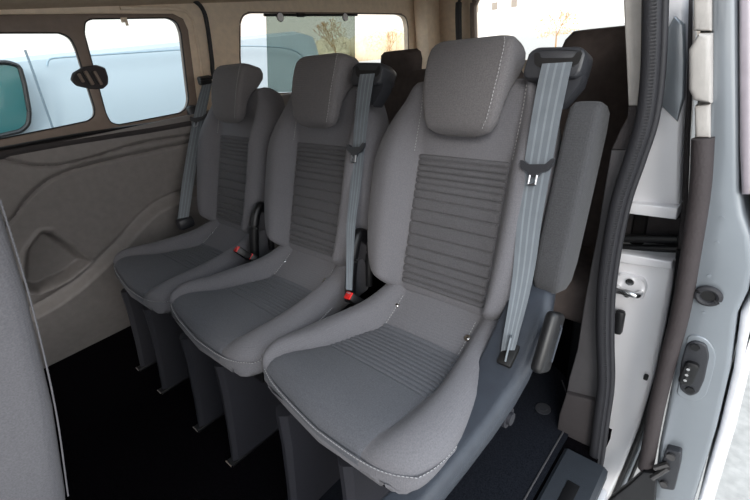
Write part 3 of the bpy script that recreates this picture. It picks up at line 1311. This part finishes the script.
box(bm, (0, -.30, .36), (.46, .46, .14), bev=.04, seg=3)
obj('cushion', bm, 'fabric', t)
bm = NB()
box(bm, (0, -.26, .145), (.38, .36, .29), bev=.02)
obj('seat_base', bm, 'black', t)
bm = NB()
L = []
for z, k in ((1.10, .7), (1.12, .95), (1.2, 1), (1.27, .95), (1.285, .8)):
    sec = rounded([(-.12 * k, .06 - .05 * k), (.12 * k, .06 - .05 * k), (.12 * k, .06 + .05 * k), (-.12 * k, .06 + .05 * k)], .03, 4)
    L.append([(a, b + .06, z) for a, b in sec])
loft(bm, L)
h = obj('headrest', bm, 'headrest', t)
bm = NB()
for sx in (-.05, .05):
    bm = NB()
    tube(bm, [(sx, .12, 1.03), (sx, .12, 1.12)], .006, 8)
    obj('headrest_post', bm, 'chrome', h)
tag(t, 'back of a grey cloth front seat at the edge of the cabin', 'car seat')

# ------------------------------------------------------------------ doorway pillar: trims, seal, painted jamb
YP = .60
SEAL = [(653, -25), (652, 0), (650, 70), (644, 120), (632, 160), (619, 200), (610, 244), (604, 290), (603, 335), (604, 380), (600, 415), (594, 460), (586, 500), (575, 540)]
TRIML = [(622, -25), (623, 0), (628, 104)]


def strip_plate(name, left, right, y0, y1, mt, bev=.004, **kw):
    return plate(name, px(left + right[::-1], 'y', y0), [], 'y', y0, y1, mt, bev=bev, **kw)


def seal_at(v):
    return interp(sorted([(b, a) for a, b in SEAL]), v)


def seg(v0, v1, n=8, du=0):
    return [(seal_at(v0 + (v1 - v0) * k / n) + du, v0 + (v1 - v0) * k / n) for k in range(n + 1)]


t = strip_plate('trim_6', [(622, -25), (623, 0), (628, 106)], seg(-25, 106), YP + .02, YP + .07, 'lighttrim')
struct(t, 'light upper trim of the doorway pillar')
t = strip_plate('trim_7', [(628, 106), (627, 118), (620, 130), (613, 145), (611, 150)], seg(106, 150), YP + .018, YP + .08, 'browntrim')
struct(t, 'dark mid trim of the doorway pillar')
t = strip_plate('trim_8', [(611, 150), (604, 190), (598, 230), (590, 270), (583, 310), (577, 350), (569, 378), (566, 394)], seg(150, 402), YP + .02, YP + .10, 'greytrim')
struct(t, 'grey lower trim of the doorway pillar')
t = strip_plate('trim_9', [(566, 394), (559, 415), (557, 430), (572, 444), (582, 448)], seg(402, 448, du=-4), YP + .005, YP + .09, 'browntrim')
struct(t, 'carpeted foot of the doorway pillar')

SP = [at(u, v, 'y', YP - .01) for u, v in SEAL]
t = empty('doorway_seal', SP[5])
off = Vector(t.location)
bm = NB()
path = smoothpath([p - off for p in SP], 8)
tube(bm, path, .0150, 14, hint=Vector((0, 1, 0)))
# grip ribs along the seal
obj('seal_bulb', bm, 'rubber', t)
bm = NB()
tube(bm, [p + Vector((.017, .004, 0)) for p in path], .0065, 10)
obj('seal_lip', bm, 'rubber', t)
bm = NB()
acc = 0
for a, b in zip(path, path[1:]):
    acc += 1
L_ = sum((b - a).length for a, b in zip(path, path[1:]))
n = int(L_ / .006)
k = 0
cum = 0
nxt = 0
for a, b in zip(path, path[1:]):
    d = (b - a).length
    while nxt < cum + d:
        q = a.lerp(b, (nxt - cum) / d)
        dr = (b - a).normalized()
        sd = dr.cross(Vector((0, 1, 0))).normalized()
        if sd.x < 0: sd = -sd
        c0 = q + Vector((0, -.0132, 0)) + sd * .005
        box(bm, c0, (.010, .003, .0022), Matrix((sd, Vector((0, 1, 0)), dr)).transposed())
        nxt += .0055
    cum += d
obj('seal_ribs', bm, 'rubber', t, sm=False)
tag(t, 'thick black rubber seal down the rear edge of the open doorway', 'door seal')

YJ = .70
t = strip_plate('trim_10', [(640, -30), (640, 0), (636, 100), (625, 170), (618, 207)], [(686, -30), (686, 0), (684, 100), (681, 150), (679, 212)], YJ, YJ + .16, 'silver', bev=.008)
struct(t, 'silver upper jamb of the doorway')
# darker plate painted in for a grey reflection on the upper jamb
o = strip_plate('jamb_reflection', [(660, 42), (660, 105)], [(674, 16), (684, 24), (685, 60), (684, 98), (677, 122)], YJ - .008, YJ + .01, 'doorsilver', bev=.004, parent=t)
# flange below
o = strip_plate('jamb_flange', [(624, 203), (620, 213)], [(678, 208), (676, 220)], YJ - .02, YJ + .10, 'silver', bev=.004, parent=t)
# dark sliding rail recess
t = strip_plate('trim_11', [(600, 213), (600, 262)], [(680, 218), (680, 262)], YJ + .09, YJ + .12, 'browntrim', bev=0)
struct(t, 'recess of the sliding door rail')
bm = NB()
for va, vb, rr in ((238, 239, .010), (247, 249, .009)):
    tube(bm, [at(608, va, 'y', YJ + .05), at(678, vb, 'y', YJ + .05)], rr, 10)
t = obj('door_rail', bm, 'black')
tag(t, 'glossy black sliding door rail in the silver jamb', 'door rail')
t = strip_plate('trim_12', [(600, 254), (596, 300), (596, 400), (590, 460), (578, 515)], [(674, 262), (671, 290), (664, 330), (653, 380), (638, 430), (622, 470), (600, 515)], YJ, YJ + .20, 'silver', bev=.010)
struct(t, 'silver lower jamb of the doorway')
o = strip_plate('jamb_flange', [(610, 252), (606, 261)], [(672, 262), (672, 270)], YJ - .015, YJ + .01, 'silver', bev=.004, parent=t)
for u, v in ((646, 263), (658, 266), (625, 232)):
    pass
# dark moulding lines along the jamb's outer edge
for du, rr, mm in ((3, .0075, 'black'), (8, .006, 'doorsilver'), (12, .005, 'black')):
    bm = NB()
    tube(bm, smoothpath([at(u + du, v, 'y', YJ + .02) for u, v in [(677, 250), (673, 290), (665, 330), (653, 380), (638, 430), (622, 470), (604, 512)]], 5), rr, 8)
    o = obj('edge_moulding', bm, mm, t)
# dark strip standing in for the open gap beside the upper jamb
bm = NB()
tube(bm, [at(689, -20, 'y', YJ + .03), at(688, 100, 'y', YJ + .03), at(684, 215, 'y', YJ + .03), at(680, 260, 'y', YJ + .03)], .006, 8)
o = obj('trim_13', bm, 'browntrim')
struct(o, 'dark strip standing in for the gap at the jamb edge')

# striker on the jamb
c = at(630, 287, 'y', YJ - .004)
t = empty('door_striker', c)
bm = NB()
out = rounded([(-.036, -.026), (.030, -.028), (.036, .010), (.026, .034), (-.030, .034)], .014, 4)
L = [[(a * k, d_, b * k) for a, b in out] for d_, k in ((.006, 1), (-.004, 1), (-.008, .93))]
loft(bm, L)
obj('striker_plate', bm, 'silver', t)
bm = NB()
tube(bm, smoothpath([(-.024, -.006, -.004), (-.022, -.026, -.002), (-.012, -.030, 0), (.012, -.030, 0), (.022, -.026, -.002), (.024, -.006, -.004)], 4), .0075, 10)
obj('striker_loop', bm, 'chrome', t)
bm = NB()
tube(bm, [(0, -.007, .020), (0, -.013, .020)], .009, 14)
tube(bm, [(-.002, -.007, -.016), (-.002, -.012, -.016)], .008, 14)
obj('striker_bolt', bm, 'chrome', t)
tag(t, 'bright metal striker loop bolted on the silver jamb', 'door striker')
# small black bump stop on the moulding
bm = NB()
box(bm, at(646, 377, 'y', YJ - .004), (.010, .014, .014), bev=.003)
t = obj('bump_stop', bm, 'black')
tag(t, 'tiny black rubber stud at the outer edge of the silver jamb', 'bump stop')
bm = NB()
box(bm, at(619, 322, 'y', YJ - .02), (.022, .02, .07), bev=.008)
t = obj('bump_stop', bm, 'black')
tag(t, 'upright black rubber block on the jamb just below the striker', 'bump stop')

# ------------------------------------------------------------------ the open sliding door: its leading edge
YD = .60
t = empty('sliding_door', at(690, 380, 'y', YD))
off = Vector(t.location)
DL = [(712, -30), (711, 0), (709, 100), (701, 200), (692, 270), (682, 330), (670, 390), (658, 450), (650, 515)]
DR = [(738, -30), (738, 0), (739, 190), (743, 215), (750, 236), (753, 265), (748, 292), (737, 315), (730, 370), (716, 430), (690, 515)]
SR_ = [(745, 292), (760, 290), (748, 370), (732, 440), (706, 515)]


def dplate(nm, left, right, y0, y1, mt, bev=.006, parent=t):
    o = plate(nm, px(left + right[::-1], 'y', y0), [], 'y', y0, y1, mt, None, bev)
    o.data.transform(Matrix.Translation(-off))
    o.parent = parent
    return o


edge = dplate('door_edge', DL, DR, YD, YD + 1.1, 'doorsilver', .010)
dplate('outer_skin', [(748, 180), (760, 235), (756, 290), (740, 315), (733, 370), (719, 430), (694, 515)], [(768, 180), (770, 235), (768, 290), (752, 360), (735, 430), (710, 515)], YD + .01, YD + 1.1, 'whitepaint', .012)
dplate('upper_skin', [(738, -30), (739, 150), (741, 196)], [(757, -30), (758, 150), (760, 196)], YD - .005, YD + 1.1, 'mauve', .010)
# rubber along the inner edge
bm = NB()
pts = [(703, 138), (700, 190), (692, 245), (681, 310), (668, 360), (656, 410), (648, 455), (645, 468)]
tube(bm, smoothpath([at(u, v, 'y', YD - .005) - off for u, v in pts], 6), .0165, 14)
obj('door_weatherstrip', bm, 'brownrubber', t)
dplate('inner_pad', [(688, 50), (693, 37), (700, 33), (688, 92), (694, 102)][0:1] + [(688, 90), (693, 101)], [(698, 34), (711, 34), (711, 104)], YD - .02, YD + .05, 'lighttrim', .008)
dplate('inner_trim', [(693, -20), (693, 31)], [(711, -20), (711, 31)], YD - .008, YD + .05, 'lighttrim', .005)
dplate('inner_trim_lower', [(694, 107), (695, 138)], [(710, 104), (710, 138)], YD - .008, YD + .05, 'lighttrim', .005)
# dark foot bracket of the door at the bottom
dplate('roller_bracket', [(643, 472), (630, 484), (610, 499), (600, 512)], [(656, 474), (654, 512)], YD - .03, YD - .008, 'black', .004)

# round hole with rubber ring
c = at(708, 296, 'y', YD - .006) - off
bm = NB()
tube(bm, [c + Vector((.0175 * math.cos(a), 0, .0165 * math.sin(a))) for a in [2 * math.pi * k / 24 for k in range(24)]], .006, 8, closed=True)
o = obj('drain_grommet', bm, 'rubber', t)
bm = NB()
tube(bm, [c + Vector((0, .01, 0)), c + Vector((0, -.001, 0))], .015, 20)
obj('grommet_hole', bm, 'darkhole', o)
# electrical contact plate
def dpoly(nm, pts, y0, y1, mt, bev=.003, parent=t, r=.008):
    o = plate(nm, rounded(px(pts, 'y', y0), r, 4), [], 'y', y0, y1, mt, None, bev)
    o.data.transform(Matrix.Translation(-off))
    o.parent = parent
    return o


dpoly('contact_surround', [(688, 334), (706, 338), (716, 352), (714, 370), (706, 396), (697, 402), (676, 396)], YD - .003, YD + .01, 'doorsilver', .002, r=.015)
cp = dpoly('contact_plate', [(694, 341), (706, 345), (709, 357), (704, 381), (698, 394), (689, 397), (680, 390), (679, 380), (681, 362), (686, 345)], YD - .009, YD + .01, 'plastic', .003)
c = at(688, 373, 'y', YD - .014) - off
bm = NB()
L = []
for o_, k in ((.006, 1), (-.004, 1), (-.006, .85)):
    sec = rounded([(-.014, -.030), (.012, -.030), (.016, .030), (-.008, .030)], .012, 4)
    L.append([(c.x + a * k, c.y + o_, c.z + b * k) for a, b in sec])
loft(bm, L)
cs = obj('contact_socket', bm, 'black', t)
for k in range(3):
    bm = NB()
    q = c + Vector((-.001, -.006, .016 - .015 * k))
    tube(bm, [q, q + Vector((0, -.004, 0))], .0032, 12)
    obj('contact_pin', bm, 'chrome', cs)
for u, v in ((695, 347), (690, 390)):
    bm = NB()
    q = at(u, v, 'y', YD - .010) - off
    tube(bm, [q + Vector((0, .004, 0)), q + Vector((0, -.003, 0))], .0085, 6)
    o = obj('plate_screw', bm, 'black', cs)
# latch
lt = dpoly('door_latch', [(666, 449), (681, 453), (680, 466), (674, 491), (661, 489), (656, 478), (660, 468)], YD - .018, YD + .01, 'plastic', .003, r=.006)
bm = NB()
for u, v, r in ((671, 456, .009), (664, 483, .008)):
    q = at(u, v, 'y', YD - .02) - off
    tube(bm, [q, q + Vector((0, -.006, 0))], r, 12)
for u0, v0, u1, v1 in ((652, 478, 668, 468), (654, 468, 668, 464)):
    tube(bm, [at(u0, v0, 'y', YD - .03) - off, at(u1, v1, 'y', YD - .022) - off], .0065, 8)
obj('latch_claw', bm, mat('dark_metal', (90, 88, 88), .35, .8), t)
for u, v in ((722, 218), (717, 243), (709, 276), (704, 313)):
    bm = NB()
    q = at(u, v, 'y', YD) - off
    tube(bm, [q + Vector((0, .002, 0)), q + Vector((0, -.0015, 0))], .0035, 10)
    obj('door_plug', bm, 'doorsilver', t)
tag(t, 'silver edge of the slid-back side door with latch and contact plate', 'sliding door')

# ------------------------------------------------------------------ outside
GZ = -.42
bm = NB()
slab(bm, lambda u, v: Vector((-40 + 80 * u, -30 + 90 * v, GZ)), 4, 4, (0, 0, -.05))
gr = obj('ground', bm, 'concrete')
struct(gr, 'pale concrete yard')
bm = NB()
for k in range(-2, 14):
    box(bm, (.9 + .0, .9 + k * 1.1, GZ + .001), (2.2, .006, .003))
box(bm, (.75, 3, GZ + .001), (.006, 12, .003))
struct(obj('ground_joints', bm, mat('joint_dirt', (150, 138, 118), .95)), 'dirt joints between paving slabs')

# neighbouring pale blue van seen through the windows
VX = -2.6


def van(name, x_side, y0, y1, zt, label, win=None):
    t = empty(name, (x_side - .9, (y0 + y1) / 2, GZ))
    off = Vector(t.location)
    bm = NB()
    L = []
    prof = [(0, .25), (0, .9), (-.03, 1.25), (-.10, 1 + (zt - GZ) - 1 - .03), (-.22, zt - GZ), (-1.58, zt - GZ), (-1.72, zt - GZ - .05), (-1.8, 1.2), (-1.8, .25)]
    for y, sx, dz in ((y0, .92, -.06), (y0 + .04, .97, -.02), (y0 + .12, 1, 0), (y1 - .20, 1, 0), (y1 - .08, .97, -.03), (y1 - .02, .92, -.10), (y1, .85, -.2)):
        L.append([(x_side - .9 + (a + .9) * sx - off.x, y - off.y, b + (dz if b > 1.2 else 0)) for a, b in prof])
    loft(bm, L)
    obj('van_body', bm, 'vanblue', t, ang=35)
    return tag(t, label, 'van'), off


zt = 1.215
v1, off = van('neighbour_van', VX, -3.2, 2.56, zt, 'pale blue panel van parked outside the far windows')
o = None
wv = rounded(px([(-60, 66), (8, 62), (20, 66), (25, 84), (30, 112), (29, 124), (22, 131), (-60, 150)], 'x', VX + .02), .02, 4)
bm = NB()
L = [[(x, a, b) for a, b in wv] for x in (VX - .05, VX + .004)]
loft(bm, [[Vector(p) - off for p in l] for l in L])
o = obj('van_window', bm, 'tealglass', v1)
bm = NB()
tube(bm, [Vector((VX + .006, a, b)) - off for a, b in wv], .012, 8, closed=True)
obj('window_gasket', bm, 'black', o)
bm = NB()
tube(bm, smoothpath([at(u, v, 'x', VX + .0) - off for u, v in [(25, 50), (31, 66), (40, 92), (52, 126), (58, 142)]], 3), .006, 6)
obj('door_gap', bm, mat('panel_gap', (104, 118, 128), .6), v1)
bm = NB()
tube(bm, smoothpath([at(u, v, 'x', VX - .004) - off for u, v in [(47, 66), (49, 60), (60, 57.5), (120, 53.5), (182, 49.5), (245, 46), (290, 49), (305, 60), (312, 78)]], 3), .006, 6)
obj('body_crease', bm, mat('crease_shade', (140, 158, 170), .6), v1)
for yy in (-2.4, 1.9):
    bm = NB()
    tube(bm, [(VX - .2 - off.x, yy - off.y, .32), (VX + .0 - off.x, yy - off.y, .32)], .32, 24)
    obj('wheel', bm, 'black', v1)


def tree(x, y, h, w, mt, label, seed):
    random.seed(seed)
    t = empty('bare_tree', (x, y, GZ))
    bm = NB()

    def br(p, d, L, r, n):
        q = p + d * L
        tube(bm, [p, q], [r, r * .65], 5)
        if n == 0: return
        for k in range(3):
            nd = (d + Vector((random.uniform(-.7, .7), random.uniform(-.7, .7), random.uniform(-.1, .5)))).normalized()
            br(q, nd, L * .68, r * .6, n - 1)
    br(Vector((0, 0, 0)), Vector((0, 0, 1)), h * .33, h * .022, 4)
    obj('trunk', bm, 'bark', t)
    bm = NB()
    for k in range(420):
        a, rr = random.uniform(0, 6.28), random.random() ** .5 * w
        z = h * (.35 + .6 * random.random() * (1 - .4 * rr / w))
        s = random.uniform(.025, .06) * h / 3
        mtx = Matrix.Translation((rr * math.cos(a), rr * math.sin(a), z)) @ Matrix.Rotation(random.uniform(0, 3), 4, 'X') @ Matrix.Diagonal((s, s, s * .5, 1))
        bmesh.ops.create_icosphere(bm, subdivisions=1, radius=1, matrix=mtx)
    obj('foliage', bm, mt, t)
    return tag(t, label, 'tree', 'autumn trees in the distance')


def far(u, v, dist):
    p = CAM + ray(u, v) * dist
    return p


for i, (u, dist, h, w, mm, lb) in enumerate(((294, 20, 2.5, 1.2, 'leaf', 'thin pale tree behind the left half of the sunshade'), (334, 25, 3.3, .8, 'leaf', 'tall narrow brown tree behind the right half of the sunshade'),
                                             (388, 27, 2.2, 1.5, 'hazeleaf', 'low golden tree seen in the clear glass beside the sunshade'),
                                             (556, 20, 2.0, 1.0, 'hazeleaf', 'golden bush seen through the tailgate window'))):
    p = far(u, 40, dist)
    tree(p.x, p.y, h, w, mm, lb, i + 3)
# pale hedge line and field bank
bm = NB()
for k in range(40):
    u = 230 + k * 6
    p = far(u, 60, 38 + 2 * math.sin(k))
    s = 1.0 + .25 * math.sin(k * 2.1)
    bmesh.ops.create_icosphere(bm, subdivisions=2, radius=1, matrix=Matrix.Translation((p.x, p.y, GZ + .5)) @ Matrix.Diagonal((1.2, 1.2, s * 1.35, 1)))
t = obj('hedge', bm, 'leaf')
tag(t, 'pale golden hedge on the horizon', 'hedge', kind='stuff')
# white building behind the tailgate
p = far(540, 30, 52)
t = empty('white_building', (p.x, p.y, GZ))
dr = (Vector((p.x, p.y, 0)) - Vector((CAM.x, CAM.y, 0))).normalized()
sd = Vector((dr.y, -dr.x, 0))
R = Matrix((sd, dr, Vector((0, 0, 1)))).transposed()
bm = NB()
box(bm, (0, 0, 2.8), (19, 4, 5.6), R)
obj('wall', bm, 'building', t, sm=False)
bm = NB()
for k in (-7.4, -5.2, -3.0):
    bm = NB()
    box(bm, sd * k - dr * 2.02 + Vector((0, 0, 3.4)), (.65, .06, .75), R)
    obj('window', bm, 'darkwin', t, sm=False)
bm = NB()
box(bm, Vector((0, 0, 5.65)), (19.2, 4.2, .14), R)
obj('roof_edge', bm, 'building', t, sm=False)
tag(t, 'long white building with small windows beyond the tailgate', 'building')

# ------------------------------------------------------------------ light
w = bpy.data.worlds.new('world')
bpy.context.scene.world = w
w.use_nodes = True
nt = w.node_tree
bg = nt.nodes['Background']
tc = nt.nodes.new('ShaderNodeTexCoord')
sp = nt.nodes.new('ShaderNodeSeparateXYZ')
nt.links.new(tc.outputs['Generated'], sp.inputs[0])
rp = nt.nodes.new('ShaderNodeValToRGB')
rp.color_ramp.elements[0].position = .5
rp.color_ramp.elements[0].color = (1.0, .93, .86, 1)
rp.color_ramp.elements[1].position = .75
rp.color_ramp.elements[1].color = (.80, .90, 1.0, 1)
mr = nt.nodes.new('ShaderNodeMapRange')
mr.inputs[1].default_value = -1
mr.inputs[2].default_value = 1
nt.links.new(sp.outputs['Z'], mr.inputs[0])
nt.links.new(mr.outputs[0], rp.inputs['Fac'])
nt.links.new(rp.outputs['Color'], bg.inputs['Color'])
vd = nt.nodes.new('ShaderNodeVectorMath')
vd.operation = 'DOT_PRODUCT'
sdn = Vector((.80, -.35, .50)).normalized()
vd.inputs[1].default_value = sdn
nt.links.new(tc.outputs['Generated'], vd.inputs[0])
m2 = nt.nodes.new('ShaderNodeMapRange')
m2.inputs[1].default_value = -.2
m2.inputs[2].default_value = 1
m2.inputs[3].default_value = 1.35
m2.inputs[4].default_value = 3.0
nt.links.new(vd.outputs['Value'], m2.inputs[0])
nt.links.new(m2.outputs[0], bg.inputs['Strength'])

sl = bpy.data.lights.new('sun', 'SUN')
sl.energy = 1.6
sl.angle = math.radians(18)
sl.color = (1, .95, .88)
so = bpy.data.objects.new('sun', sl)
C.objects.link(so)
so.rotation_euler = Vector((.70, -1.0, .65)).to_track_quat('Z', 'Y').to_euler()

sc = bpy.context.scene
sc.view_settings.view_transform = 'Standard'
sc.view_settings.look = 'None'
sc.view_settings.gamma = 1
sc.view_settings.use_curve_mapping = False
sc.view_settings.exposure = 0.1
